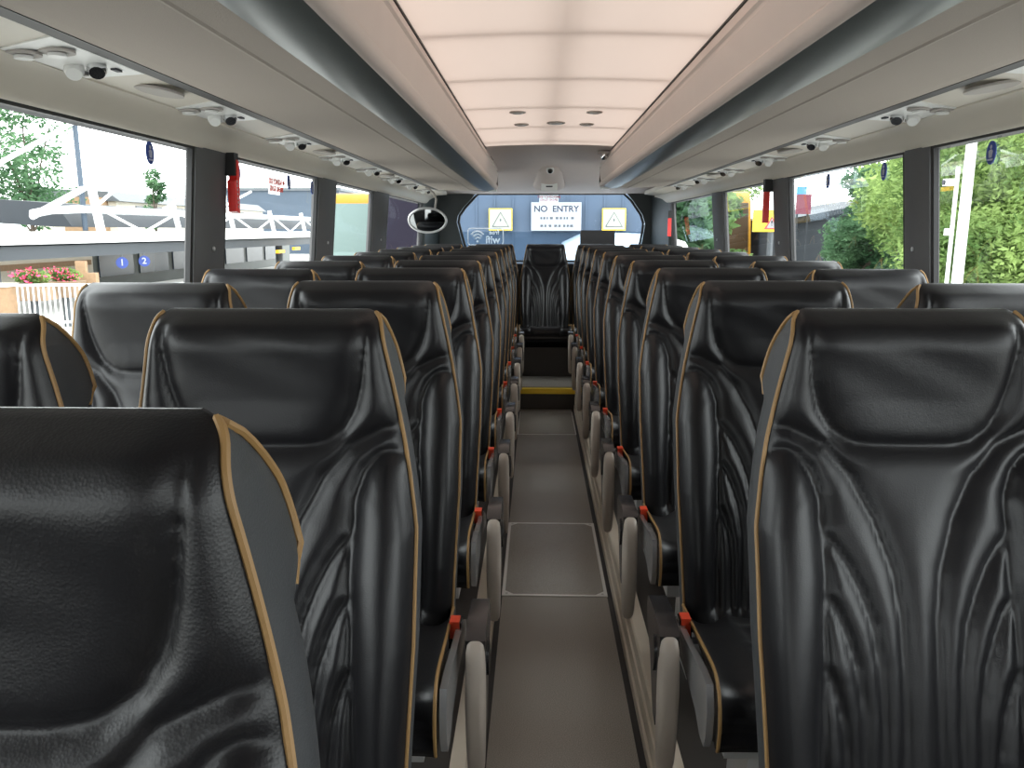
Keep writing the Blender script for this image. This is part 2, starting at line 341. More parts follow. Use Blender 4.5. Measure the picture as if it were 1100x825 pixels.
def make_seat(label, x, y, side, arm, group, z=PLAT):
    """side: -1 left column, +1 right column; arm: armrest and buckle on the aisle side"""
    t = thing('coach_seat', label, 'seat', (x, y, z), group); a = -side if side else 0
    def P(key, b, par=t):
        o = shared(key, b); o.parent = par; return o
    br = P('back', lambda: mesh('backrest', *HIDE, M['leather'], None, True))
    P('shell', lambda: mesh('back_shell', *SHELL, M['shell'], None, True))
    for k in (0, 1):
        P(('side', k), lambda: mesh('side_panel', *SIDES[k], M['side'], None, True), br)
        P(('pipe', k), lambda: tube('piping', PIPES[k], .0036, M['piping'], None, 7), br)
    cu = P('cush', lambda: mesh('cushion', *CUSH, M['leather'], None, True))
    for k in (0, 1):
        P(('cside', k), lambda: mesh('cushion_side', *CSIDE[k], M['leather'], None), cu)
        P(('cpipe', k), lambda: tube('piping', CPIPE[k], .0036, M['piping'], None, 7), cu)
    if side: P('base', lambda: seat_base())
    if arm:
        P(('frame', a), lambda: pr('seat_frame', [(-.435, .365), (-.442, .42), (-.425, .468), (-.36, .466), (-.22, .446), (-.06, .43), (.0, .40), (.0, .37), (-.20, .375), (-.33, .36), (-.38, .335), (-.42, .335)], 'x', a * .2425, a * .256, M['frame'], None, .006))
        bk = P(('buckle', a), lambda: box('belt_buckle', a * .226, a * .254, -.115, -.080, .385, .446, M['black'], None, .005))
        P(('button', a), lambda: box('release_button', a * .229, a * .251, -.1205, -.086, .412, .452, M['red'], None, .003), bk)
        xc = a * .295
        ar = P(('arm', a), lambda: armrest(xc, a))
        P(('blade', a), lambda: blade(xc), ar)
        P(('oval', a), lambda: disc('pivot_cover', (xc + a * .0225, -.165, .395), .026, .042, 'x', .006, M['black'], None, 20, .003), ar)
    return t
def seat_base():
    bm = bmesh.new()
    bx(bm, -.20, .20, -.36, -.02, .27, .34)
    prism(bm, [(-.34, .0), (-.06, 0), (-.10, .04), (-.13, .28), (-.27, .28), (-.30, .04)], 'x', .08, .13)
    prism(bm, [(-.34, .0), (-.06, 0), (-.10, .04), (-.13, .28), (-.27, .28), (-.30, .04)], 'x', -.13, -.08)
    return bmo('seat_base', bm, M['silver'], None, bevel=.006)
def armrest(xc, a):
    bm = bmesh.new()
    prism(bm, [(-.03, .452), (-.05, .476), (-.14, .484), (-.215, .478), (-.234, .466), (-.228, .30), (-.20, .24), (-.165, .25), (-.10, .36), (-.04, .41)], 'x', xc - .021, xc + .021)
    return bmo('armrest', bm, M['black'], None, bevel=.007)
def blade(xc):
    bm = bmesh.new(); RR = []; n = 18
    # (height, front y, depth, half width): a slim cover that bows forward and tapers to the foot
    for z, yf, d, hx in ((.470, -.222, .02, .004), (.466, -.234, .034, .013), (.456, -.246, .048, .018), (.44, -.254, .056, .0205), (.40, -.262, .062, .0215), (.34, -.267, .068, .0220), (.28, -.266, .070, .0215), (.22, -.258, .064, .0205), (.175, -.248, .054, .019), (.150, -.238, .044, .0165), (.138, -.228, .030, .012), (.134, -.222, .018, .005)):
        r = []
        for k in range(n):
            a = 2 * PI * k / n; c, s_ = math.cos(a), math.sin(a); e = .55
            r.append(bm.verts.new((xc + hx * math.copysign(abs(c) ** e, c), yf + d / 2 + d / 2 * math.copysign(abs(s_) ** e, s_), z)))
        RR.append(r)
    for A, B in zip(RR, RR[1:]):
        for k in range(n): bm.faces.new((A[k], A[(k + 1) % n], B[(k + 1) % n], B[k]))
    bm.faces.new(RR[0]); bm.faces.new(RR[-1]); return bmo('front_cover', bm, M['beige'], None, smooth=True)

PITCH = .755
def row_phrase(k): return ORD[k]
for k in range(9):                                                   # right-hand column (nine rows)
    y = 1.135 + PITCH * k
    make_seat('black leather aisle seat right of the aisle, %s row from the front' % ORD[k], .50, y, 1, True, 'aisle seats right of the aisle')
    make_seat('black leather window seat by the right windows, %s row from the front' % ORD[k], .985, y - .09, 1, False, 'window seats by the right windows')
for k in range(10):                                                  # left-hand column, one row more at the front
    y = 1.105 + PITCH * (k - 1)
    make_seat('black leather aisle seat left of the aisle, %s row from the front' % ORD[k], -.50 if k else -.465, y, -1, True, 'aisle seats left of the aisle')
    if k: make_seat('black leather window seat by the left windows, %s row from the front' % ORD[k], -.98, y - .09, -1, False, 'window seats by the left windows')
YB = 7.93
for x, nm in ((-.98, 'at the far left'), (-.49, 'second from the left'), (0, 'facing straight down the aisle'), (.49, 'second from the right'), (.98, 'at the far right')):
    make_seat('black leather seat of the rear bench, %s' % nm, x, YB, 0, False, 'seats of the rear bench')
bench = struct(box('trim_9', -1.2, 1.2, YB - .36, YB + .05, PLAT, PLAT + .27, M['dvinyl']))

# ------------------------------------------------------------------ setting: floor, platforms, walls
Y0, Y1 = -6.0, 8.95
struct(box('floor', -.245, .245, Y0, 6.93, -.06, 0, M['vinyl']))
for nm, s in (('trim_1', -1), ('trim_2', 1)):                        # dark rubber border along the aisle
    struct(box(nm, s * .216, s * .236, Y0, 6.92, 0, .0015, M['rubber']))
for nm, s in (('left', -1), ('right', 1)):
    struct(box('floor_platform_' + nm, s * .285, s * 1.27, Y0, Y1, -.06, PLAT, M['dvinyl']))
    bm = bmesh.new()
    pts = [(.237, .0), (.29, .0), (.29, .178), (.252, .178), (.246, .172), (.246, .120), (.250, .118), (.250, .112), (.242, .108), (.242, .050), (.246, .048), (.246, .042), (.237, .038)]
    prism(bm, [(s * p[0], p[1]) for p in pts], 'y', Y0, 6.93); struct(bmo('baseboard_' + nm, bm, M['riser']))
struct(box('floor_step', -.245, .245, 6.93, Y1, -.06, PLAT, M['dvinyl']))
struct(box('floor_rear', -.24, .24, 7.03, YB - .36, PLAT, PLAT + .004, M['vinyl']))
bm = bmesh.new(); prism(bm, [(6.918, .135), (6.918, .176), (6.99, .176), (6.99, .17), (6.93, .17), (6.93, .135)], 'x', -.245, .245)
tag(bmo('step_nosing', bm, M['yellow'], bevel=.002), 'yellow anti-slip nosing on the edge of the rear aisle step', 'step edge')
# floor hatches
def hatch(y0, y1, label, thick_=True):
    t = thing('floor_hatch', label, 'hatch', (0, (y0 + y1) / 2, 0), 'floor hatches'); L = (y1 - y0) / 2; w = .218; f = .013 if thick_ else .007
    def octo(w_, l_, c): return [(-w_ + c, -l_), (w_ - c, -l_), (w_, -l_ + c), (w_, l_ - c), (w_ - c, l_), (-w_ + c, l_), (-w_, l_ - c), (-w_, -l_ + c)]
    bm = bmesh.new(); O = [(-w, -L), (w, -L), (w, -L), (w, L), (w, L), (-w, L), (-w, L), (-w, -L)]; I = octo(w - f, L - f, .035 if thick_ else .004)
    ob = [bm.verts.new((*p, .0015)) for p in O]; ot = [bm.verts.new((*p, .004)) for p in O]; it = [bm.verts.new((*p, .0045)) for p in I]; ib = [bm.verts.new((*p, .0015)) for p in I]
    for k in range(8):
        j = (k + 1) % 8
        for a_, b_ in ((ob, ot), (ot, it), (it, ib)):
            q = [a_[k], a_[j], b_[j], b_[k]]; 
            try: bm.faces.new(q)
            except ValueError: pass
    bmesh.ops.remove_doubles(bm, verts=bm.verts[:], dist=1e-6)
    bmo('frame', bm, M['hatchframe'], t)
    pr('lid', octo(w - f, L - f, .035 if thick_ else .004), 'z', .0012, .0025, M['vinyl'], t)
    if thick_:
        for sx in (-1, 1):
            for sy in (-1, 1): disc('screw', (sx * (w - .02), sy * (L - .02), .0045), .006, .006, 'z', .002, M['screw'], t, 12)
hatch(3.24, 4.12, 'floor hatch in a silver frame with cut corners, nearer the camera')
hatch(6.03, 6.82, 'plain floor hatch just in front of the yellow step', False)

# side walls: lower panel, header with cove, pillars, glass
ZS, ZT = .92, 1.755                                                  # sill and head of the side windows
def wx(z): return 1.268 - (z - .92) * .088                            # inner wall: leans in towards the roof
LEFT = [(-5.5, -3.9), (-3.6, -2.2), (-1.95, -.55), (-.35, 1.08), (1.36, 2.80), (3.07, 4.38), (4.74, 5.85), (6.40, 8.35)]
RIGHT = [(-5.5, -3.9), (-3.6, -2.2), (-1.95, -.55), (-.35, 1.08), (1.36, 2.86), (3.05, 4.44), (4.70, 5.98), (6.30, 8.2)]
ZP = PLAT
nwin = 0
for nm, s, wins in (('left', -1, LEFT), ('right', 1, RIGHT)):
    bm = bmesh.new()
    prism(bm, [(s * 1.26, -.06), (s * 1.26, ZS), (s * 1.34, ZS), (s * 1.34, -.06)], 'y', Y0, Y1)      # below the windows
    prism(bm, [(s * wx(ZT), ZT), (s * 1.165, 1.79), (s * 1.12, 1.83), (s * 1.12, 1.95), (s * 1.30, 1.95), (s * 1.30, ZT)], 'y', Y0, Y1)
    w = struct(bmo('wall_' + nm, bm, M['lower']))
    # pillars
    ed = [Y0] + [e for q in wins for e in q] + [Y1]
    for k in range(0, len(ed), 2):
        a, b = ed[k], ed[k + 1]
        if b - a < .02: continue
        o = 1.29; inn = .012
        bm = bmesh.new()
        yy = [(a, 0), (a + .035, -inn), (b - .035, -inn), (b, 0)]
        lo = [bm.verts.new((s * (wx(ZS - .02) + d), y_, ZS - .02)) for y_, d in yy]; hi = [bm.verts.new((s * (wx(ZT + .03) + d), y_, ZT + .03)) for y_, d in yy]
        lo += [bm.verts.new((s * 1.31, b - .02, ZS - .02)), bm.verts.new((s * 1.31, a + .02, ZS - .02))]; hi += [bm.verts.new((s * 1.235, b - .02, ZT + .03)), bm.verts.new((s * 1.235, a + .02, ZT + .03))]
        for q in range(6): bm.faces.new((lo[q], lo[(q + 1) % 6], hi[(q + 1) % 6], hi[q]))
        bm.faces.new(lo); bm.faces.new(hi)
        p = struct(bmo('window_pillar', bm, M['pillar'], None, bevel=.006))
        if 6 <= k: disc('screw', (s * (wx(1.42) - .014), (a + b) / 2, 1.42), .008, .008, 'x', .006, M['screw'], p, 12, .002)
    for (a, b) in wins:
        nwin += 1; c = s * 1.0
        x0, x1 = s * (wx(ZS) + .014), s * (wx(ZT) + .014)
        e = struct(link(bpy.data.objects.new('window_%d' % nwin, None))); 
        mesh('pane', [(x0, a - .02, ZS - .02), (x0, b + .02, ZS - .02), (x1, b + .02, ZT + .02), (x1, a - .02, ZT + .02)], [(0, 1, 2, 3)], M['window'], e)
        bm = bmesh.new(); g = .022
        for (ya, yb, za, zb) in ((a, b, ZS, ZS + g), (a, b, ZT - g * .5, ZT), (a, a + g, ZS, ZT), (b - g, b, ZS, ZT)):
            xa, xb = wx(za), wx(zb)
            prism(bm, [(s * (xa + .004), za), (s * (xb + .004), zb), (s * (xb + .02), zb), (s * (xa + .02), za)], 'y', ya, yb)
        bmo('gasket', bm, M['rubber'], e)
# rounded cream header between glass and service channel, one per side; dark gasket under it
for nm, s, tr in (('left', -1, 'trim_3'), ('right', 1, 'trim_4')):
    pts = [(1.197, 1.752), (1.186, 1.750), (1.176, 1.757), (1.168, 1.772), (1.160, 1.79), (1.148, 1.805), (1.132, 1.818), (1.118, 1.824), (1.118, 1.84), (1.2, 1.84)]
    bm = bmesh.new(); prism(bm, [(s * p[0], p[1]) for p in pts], 'y', Y0, 8.86); struct(bmo(tr, bm, M['cream'], None, smooth=True))
    tr2 = {'trim_3': 'trim_5', 'trim_4': 'trim_6'}[tr]               # flat service channel above it
    bm = bmesh.new(); prism(bm, [(s * 1.124, 1.828), (s * 1.124, 1.86), (s * .989, 1.875), (s * .989, 1.8415)], 'y', Y0, 8.6); struct(bmo(tr2, bm, M['cream']))
# luggage racks
def rack(s, yend, label):
    t = thing('luggage_rack', label, 'luggage rack', (s * .7, (Y0 + yend) / 2, 1.83), 'luggage racks')
    t.location = (0, 0, 0)
    def ex(name, pts, m, smooth=False, y0=Y0, y1=yend):
        bm = bmesh.new(); prism(bm, [(s * p[0], p[1]) for p in pts], 'y', y0, y1); return bmo(name, bm, m, t, smooth=smooth)
    ex('slot', [(.990, 1.8385), (.942, 1.8345), (.942, 1.87), (.990, 1.87)], M['slot'])
    ex('underside', [(.942, 1.836), (.90, 1.833), (.665, 1.829), (.655, 1.826), (.648, 1.829), (.574, 1.829), (.574, 1.85), (.942, 1.86)], M['rack'])
    ex('edge_strip', [(.574, 1.829), (.55, 1.822), (.52, 1.820), (.49, 1.822), (.462, 1.828), (.440, 1.836), (.440, 1.85), (.574, 1.85)], M['strip'], True, y1=yend - .06)
    ex('lip', [(.446, 1.834), (.436, 1.833), (.427, 1.838), (.421, 1.850), (.420, 1.866), (.428, 1.876), (.45, 1.88), (.455, 1.87)], M['pink'], True)
    ex('fascia', [(.437, 1.874), (.428, 1.915), (.424, 1.95), (.423, 1.975), (.431, 1.985), (.431, 1.993), (.424, 2.0), (.430, 2.025), (.440, 2.043), (.446, 2.052), (.475, 2.052), (.475, 1.874)], M['pink'], True)
    # rounded end of the bin
    bm = bmesh.new(); O = [(.957, 1.838), (.80, 1.832), (.655, 1.829), (.52, 1.822), (.44, 1.832), (.421, 1.86), (.423, 1.95), (.428, 2.01), (.446, 2.052), (.6, 2.06), (.957, 1.95)]
    cx, cz = .7, 1.93; R_ = []
    for q in range(7):
        a = q / 6 * PI / 2; R_.append([bm.verts.new((s * (cx + (p[0] - cx) * (.72 + .28 * math.cos(a))), yend + .16 * math.sin(a), cz + (p[1] - cz) * (.72 + .28 * math.cos(a)))) for p in O])
    for A, B in zip(R_, R_[1:]):
        for k in range(len(O)): bm.faces.new((A[k], A[(k + 1) % len(O)], B[(k + 1) % len(O)], B[k]))
    bm.faces.new(R_[-1]); bmo('end_cap', bm, M['pink'], t, smooth=True)
    box('end_lamp', s * .43, s * .50, yend - .10, yend - .02, 1.816, 1.834, M['white'], t, .004)
rack(-1, 7.45, 'long grey-beige overhead luggage rack with smoked edge strip, above the left seats')
rack(1, 7.0, 'long grey-beige overhead luggage rack with smoked edge strip, above the right seats')
# service panels under the racks
def psu(s, y, idx, side):
    t = thing('service_panel', 'white overhead service panel with reading light above the %s windows, %s from the front' % (side, ORD[idx]), 'service panel', (s * 1.064, y, 1.841), 'overhead service panels on the %s' % side)
    # local frame: x towards the wall (s), panel is tilted with the channel
    sl = -.09 * s
    bm = bmesh.new(); n = 10; L = .19
    pts = [(-.074 * s, -L), (.068 * s, -L + .05), (.074 * s, L - .02), (-.074 * s, L)]
    top = [bm.verts.new((p[0], p[1], .004 + p[0] * sl)) for p in pts]; bot = [bm.verts.new((p[0], p[1], -.010 + p[0] * sl)) for p in pts]
    bm.faces.new(top); bm.faces.new(bot)
    for k in range(4): bm.faces.new((top[k], top[(k + 1) % 4], bot[(k + 1) % 4], bot[k]))
    bmo('panel', bm, M['white'], t, bevel=.004)
    def dk(nm, px, py, r, h, m, par=t, b=.0, ry=None): return disc(nm, (px * s, py, -.010 + px * s * sl - h / 2), ry or r, r, 'z', h, m, par, 20, b)
    for (px, py) in ((-.028, -.09), (.035, -.10)):
        bm = bmesh.new(); disc_bm(bm, (px * s, py, -.012 + px * s * sl), .034, .034, 'z', .005, 20); o = bmo('air_nozzle', bm, M['grille'], t, smooth=True)
        bm = bmesh.new(); disc_bm(bm, (px * s, py, -.019 + px * s * sl), .018, .018, 'z', .006, 16); bmo('nozzle_core', bm, M['white'], o, smooth=True)
    for (px, py) in ((-.03, .06), (.015, .05)):
        bm = bmesh.new(); tube_bm(bm, [(px * s, py, -.008 + px * s * sl), (px * s - .002 * s, py - .006, -.020 + px * s * sl), (px * s - .006 * s, py - .014, -.029 + px * s * sl)], [.019, .021, .016], 14)
        lamp = bmo('reading_light', bm, M['chrome'] if px < 0 else M['white'], t, smooth=True)
    box('call_button', s * .03 - .010, s * .03 + .010, .085, .12, -.016 + .03 * sl * s, -.008 + .03 * sl * s, M['black'], t, .002)
    box('indicator', -s * .045 - .006, -s * .045 + .006, .10, .13, -.014 - .045 * sl * s, -.006 - .045 * sl * s, M['ink'], t, .001)
for side, s, ys in (('left', -1, [1.82 + .80 * k for k in range(8)]), ('right', 1, [1.86 + .82 * k for k in range(7)])):
    for i, y in enumerate(ys): psu(s, y, i, side)
    for i, y in enumerate([2.22, 3.90, 5.5]):
        tag(disc('speaker_grille', (s * 1.05, y, 1.8325), .095, .052, (0.09 * s, 0, -1), .006, M['grille'], None, 32, .004), 'oval grey speaker grille above the %s windows, %s from the front' % (side, ORD[i]), 'speaker', 'overhead speaker grilles on the %s' % side)

# ceiling: translucent lining under a glazed roof, ribs above it
def zc(x): return 2.052 + .012 * (1 - (x / .446) ** 2)
YC = 5.95; YF = 1.5
xs = np.linspace(-.446, .446, 17)
cv = [(x, y, zc(x)) for y in (YF, YC) for x in xs]
ce = struct(mesh('ceiling', cv, [(i, i + 1, 17 + i + 1, 17 + i) for i in range(16)], M['ceil'], None, True))
for k in range(15):                                                  # cross ribs above the lining
    y = 2.66 + .765 * (k - 10)
    if y > YC - .1 or y < YF: continue
    bm = bmesh.new(); prism(bm, [(x, zc(x) + .030) for x in xs] + [(x, zc(x) + .05) for x in xs[::-1]], 'y', y - .016, y + .016); o = struct(bmo('roof_rib', bm, M['rack']))
struct(box('roof_beam', -.022, .022, YF, YC, zc(0) + .051, zc(0) + .08, M['rack']))
for s, nm in ((-1, 'trim_7'), (1, 'trim_8')):
    struct(box(nm, s * .437, s * .449, Y0, 7.0, 2.046, 2.056, M['slot']))
struct(mesh('ceiling_front', [(x, y, zc(x)) for y in (Y0, YF) for x in xs], [(i, i + 1, 17 + i + 1, 17 + i) for i in range(16)], M['pink'], None, True))
# opaque rear part of the ceiling and the sloping rear header
bm = bmesh.new(); lo, prof = [], [(YC - .01, 2.052, .012), (6.3, 2.036, .006), (6.6, 2.046, .004), (7.15, 2.048, .002), (7.40, 2.030, 0), (8.0, 1.938, 0), (8.6, 1.872, 0), (8.95, 1.86, 0)]
wid = [.446, .45, .45, .46, 1.12, 1.15, 1.16, 1.16]; rows = []
for (y, z, b), w in zip(prof, wid): rows.append([bm.verts.new((w * (i / 10 - 1), y, z + b * (1 - (i / 10 - 1) ** 2))) for i in range(21)])
for A, B in zip(rows, rows[1:]):
    for i in range(20): bm.faces.new((A[i], A[i + 1], B[i + 1], B[i]))
struct(bmo('ceiling_rear', bm, M['pink'], None, smooth=True))
bm = bmesh.new()
for s in (-1, 1): prism(bm, [(s * .47, 2.058), (s * .47, 2.10), (s * 1.02, 2.04), (s * 1.24, 1.93), (s * 1.13, 1.86), (s * .97, 1.96)], 'y', Y0, Y1)
prism(bm, [(-.5, 2.085), (.5, 2.085), (.5, 2.11), (-.5, 2.11)], 'y', YC, Y1); prism(bm, [(-.5, 2.085), (.5, 2.085), (.5, 2.11), (-.5, 2.11)], 'y', Y0, YF)
struct(bmo('roof', bm, M['roof']))
# front end behind the camera: low bulkhead and a big windscreen
bm = bmesh.new(); bx(bm, -1.3, 1.3, Y0 - .06, Y0, -.06, 1.15); bx(bm, -1.3, 1.3, Y0 - .06, Y0, 1.75, 2.12)
struct(bmo('wall_front', bm, M['rearpanel']))
e = struct(link(bpy.data.objects.new('window_17', None))); mesh('pane', [(-1.28, Y0 - .03, 1.15), (1.28, Y0 - .03, 1.15), (1.28, Y0 - .03, 1.75), (-1.28, Y0 - .03, 1.75)], [(0, 1, 2, 3)], M['clear'], e)

# rear wall: opening with slanted, rounded ends
def rear_outline(g=0):
    L, R_ = -.90 - g, 1.02 + g; t, b = 1.862 + g, 1.17 - g
    pts = [(L + .12, b), (L + .095, 1.24), (L + .05, 1.38), (L + .02, 1.50), (L, 1.575), (L + .012, 1.64), (L + .07, 1.72), (L + .16, 1.815), (L + .21, t)]
    pr_ = [(R_ - .21, t), (R_ - .13, 1.79), (R_ - .03, 1.65), (R_, 1.56), (R_ - .01, 1.47), (R_ - .03, 1.35), (R_ - .06, 1.24), (R_ - .08, b)]
    return pts + pr_
inn = rear_outline(); out = rear_outline(.022)
bm = bmesh.new(); c = [(-1.3, 1.17 - .3), (-1.3, 1.3), (-1.3, 1.4), (-1.3, 1.5), (-1.3, 1.575), (-1.3, 1.65), (-1.3, 1.75), (-1.3, 1.9), (-1.0, 2.1), (1.0, 2.1), (1.3, 1.9), (1.3, 1.7), (1.3, 1.56), (1.3, 1.47), (1.3, 1.35), (1.3, 1.24), (1.3, .87)]
A = [bm.verts.new((p[0], 8.90, p[1])) for p in out]; B = [bm.verts.new((p[0], 8.90, p[1])) for p in c]
for k in range(len(A)): bm.faces.new((A[k], A[(k + 1) % len(A)], B[(k + 1) % len(A)], B[k]))
r = bmesh.ops.extrude_face_region(bm, geom=bm.faces[:]); bmesh.ops.translate(bm, verts=[v for v in r['geom'] if isinstance(v, bmesh.types.BMVert)], vec=(0, .06, 0))
bx(bm, -1.3, 1.3, 8.9, 8.96, -.06, .88)
struct(bmo('wall_rear', bm, M['rearpanel']))
e = struct(link(bpy.data.objects.new('window_18', None)))
mesh('pane', [(p[0], 8.925, p[1]) for p in out], [tuple(range(len(out)))], M['rearglass'], e)
bm = bmesh.new(); tube_bm(bm, [(p[0], 8.895, p[1]) for p in inn] + [(inn[0][0], 8.895, inn[0][1])], .013, 8); bmo('gasket', bm, M['rubber'], e, smooth=True)
mesh('shade_band', [(-.94, 8.915, 1.15), (1.04, 8.915, 1.15), (1.04, 8.915, 1.475), (-.94, 8.915, 1.475)], [(0, 1, 2, 3)], M['band'], e)
# dark corner cladding left and right, between last side window and the rear window
for s, nm in ((-1, 'wall_rear_corner_left'), (1, 'wall_rear_corner_right')):
    bm = bmesh.new(); y0 = 8.36 if s < 0 else 8.22
    prism(bm, [(s * 1.25, y0), (s * 1.19, y0 + .03), (s * 1.14, 8.70), (s * 1.10, 8.885), (s * 1.26, 8.885)], 'z', .9, 1.84)
    struct(bmo(nm, bm, M['rearpanel'], None, bevel=.01))
bm = bmesh.new(); bx(bm, -1.18, 1.18, 8.36, 8.895, 1.10, 1.165); tag(bmo('parcel_shelf', bm, M['shell'], bevel=.01), 'dark parcel shelf under the rear window', 'shelf')

# ------------------------------------------------------------------ fittings
t = thing('camera_housing', 'pinkish-grey moulded housing on the rear header with round camera and white panel', 'camera housing', (.03, 7.85, 1.958))
bm = bmesh.new()
secs = [(-.46, .06, .070), (-.40, .10, .048), (-.2, .125, .006), (.1, .14, -.050), (.36, .15, -.105), (.46, .14, -.10)]; RR = []
for (dy, w, z) in secs:
    RR.append([bm.verts.new((w * math.cos(a), dy, z + (.10 + .0) * (1 - math.sin(a)) * .55)) for a in np.linspace(0, PI, 13)])
for A, B in zip(RR, RR[1:]):
    for k in range(12): bm.faces.new((A[k], A[k + 1], B[k + 1], B[k]))
bm.faces.new(RR[0]); bm.faces.new(RR[-1]); bmo('housing', bm, M['pink'], t, smooth=True)
bm = bmesh.new(); disc_bm(bm, (0, -.405, .045), .034, .034, (0, -.8, -.6), .02, 24, .012); l = bmo('camera_bezel', bm, M['white'], t, smooth=True)
bm = bmesh.new(); disc_bm(bm, (0, -.416, .036), .022, .022, (0, -.8, -.6), .02, 20, .010); bmo('lens', bm, M['black'], l, smooth=True)
o = box('sensor_panel', -.075, .075, -.01, .01, -.05, .03, M['white'], t, .006); o.location = (0, .12, -.062); o.rotation_euler = (.5, 0, 0)
b = box('slot_mark', -.03, .03, -.014, -.008, -.008, .004, M['ink'], o)
t = thing('dome_camera', 'small silver dome camera at the right edge of the rear ceiling', 'camera', (.395, 6.15, 2.025))
box('bracket', -.05, .03, -.03, .03, -.008, .012, M['grille'], t, .004); disc('dome', (0, 0, -.018), .026, .026, (0, 0, -1), .02, M['chrome'], t, 20, .02)
disc('lens', (-.004, -.018, -.030), .010, .010, (0, -.8, -.6), .012, M['black'], t, 14)
for i, (x, y, nm) in enumerate(((-.18, 4.32, 'far left of the five'), (.20, 4.32, 'right of the row, brighter slot'), (.02, 4.75, 'in the middle, largest of the five'), (-.17, 4.80, 'left of the middle one'), (.19, 4.80, 'right of the middle one'))):
    t = thing('ceiling_downlight', 'small round recessed light in the pale ceiling, ' + nm, 'downlight', (x, y, zc(x)), 'recessed ceiling lights')
    r = .05 if i == 2 else .04
    disc('rim', (0, 0, -.003), r, r, 'z', .006, M['grille'], t, 24); disc('lens', (0, 0, -.006), r * .7, r * .7, (0, 0, -1), .006, M['white'], t, 20, .003)
# oval mirror hanging at the rear left
t = thing('convex_mirror', 'oval convex mirror in a pale rim hanging at the rear left', 'mirror', (-.95, 6.75, 1.565))
bm = bmesh.new(); n = 40; ring = [(.150 * math.cos(2 * PI * k / n), 0, .098 * math.sin(2 * PI * k / n)) for k in range(n + 1)]; tube_bm(bm, ring, .010, 8, False); bmo('rim', bm, M['silver'], t, smooth=True)
bm = bmesh.new(); RR = []
for q in range(7):
    f = 1 - q / 7; RR.append([bm.verts.new((.150 * f * math.cos(2 * PI * k / n), -.012 * (1 - f * f), .098 * f * math.sin(2 * PI * k / n))) for k in range(n)])
for A, B in zip(RR, RR[1:]):
    for k in range(n): bm.faces.new((A[k], A[(k + 1) % n], B[(k + 1) % n], B[k]))
bm.faces.new(RR[-1]); bmo('glass', bm, M['mirror'], t, smooth=True)
bm = bmesh.new(); RR = [[bm.verts.new((.150 * f * math.cos(2 * PI * k / n), .035 * math.sqrt(max(0, 1 - f * f)) + .004, .098 * f * math.sin(2 * PI * k / n))) for k in range(n)] for f in (1, .85, .5, .2)]
for A, B in zip(RR, RR[1:]):
    for k in range(n): bm.faces.new((A[k], B[k], B[(k + 1) % n], A[(k + 1) % n]))
bm.faces.new(RR[-1]); bmo('backing', bm, M['shell'], t, smooth=True)
tube('stem', [(.06, .03, .08), (.075, .035, .16), (.06, .03, .21), (.02, .03, .25), (.0, .02, .258)], .008, M['grille'], t)
t.rotation_euler = (.30, 0, -.06)
# monitor on the parcel shelf
t = thing('rear_monitor', 'flat black panel standing on the parcel shelf at the right of the rear window', 'monitor', (.535, 8.70, 1.165))
box('stand', -.15, .15, -.06, .06, 0, .16, M['grille'], t, .01); box('screen_case', -.175, .175, -.025, .02, .165, .325, M['black'], t, .008)
# emergency hammers
def hammer_box(s, y, z, label, mode):
    t = thing('emergency_hammer', label, 'hammer', (s * (wx(z) - .012), y, z), 'emergency hammers')
    box('holder', -s * .0, -s * .045, -.03, .035, .0, .12, M['rubber'], t, .008)
    if mode == 'box':
        o = pr('handle', [(-.045, -.19), (.005, -.20), (.035, .075), (.0, .085), (-.015, -.02), (-.045, -.03)], 'x', -s * .012, -s * .048, M['hammer'], t, .006)
        for k in range(7): box('grip_mark', -s * .0485, -s * .050, -.022, -.010, -.17 + k * .022, -.156 + k * .022, M['swhite'], o)
    else:
        o = pr('handle', [(-.012, -.30), (.022, -.30), (.028, -.10), (.018, .06), (.01, .12), (-.014, .12), (-.006, .05), (-.012, -.10)], 'x', -s * .012, -s * .044, M['hammer'], t, .006)
    t.scale = (.8, .66, .66) if mode == 'box' else (1.0, .55, .55)
    return t
hammer_box(-1, 3.05, 1.675, 'red emergency hammer with white notches on the left front pillar', 'box')
hammer_box(1, 4.68, 1.69, 'long red emergency hammer in a dark clip on the right pillar beside the yellow sign', 'long')
t = hammer_box(1, 7.95, 1.60, 'dark red emergency hammer on the right rear corner panel', 'long'); t.location.x = 1.175
# stickers on the glass
def win_plane(s, y, z): return (s * (wx(z) + .010), y, z)
def badge(s, y, z, label):
    c = win_plane(s, y, z); t = thing('seatbelt_sticker', label, 'sticker', c, 'round blue window stickers')
    disc('disc', (0, 0, 0), .026, .033, (1, 0, 0), .002, M['blue'], t, 28)
    bm = bmesh.new()
    xo = -s * .0022
    def flat(pts): bm.faces.new([bm.verts.new((xo, p[0], p[1])) for p in pts])
    flat([(.006 * math.cos(a), .016 + .006 * math.sin(a)) for a in np.linspace(0, 2 * PI, 12, False)])
    flat([(-.008, -.014), (.008, -.014), (.012, .004), (.005, .009), (-.005, .009), (-.012, .004)]); flat([(-.015, -.022), (.015, -.022), (.015, -.017), (-.015, -.017)])
    bmo('seated_figure', bm, M['swhite'], t)
badge(-1, 2.49, 1.705, 'blue oval seat belt sticker high on the first left window')
badge(-1, 3.22, 1.70, 'blue oval seat belt sticker beside the red hammer box, left window')
badge(-1, 3.88, 1.70, 'blue oval seat belt sticker right of the red lettering, left window')
badge(-1, 4.28, 1.695, 'blue oval seat belt sticker in the far corner of the second left window')
badge(1, 2.50, 1.70, 'blue oval seat belt sticker on the right window nearest the camera')
badge(1, 3.25, 1.70, 'blue oval seat belt sticker near the thick right pillar')
badge(1, 3.86, 1.70, 'pale blue oval seat belt sticker at the far end of the second right window')
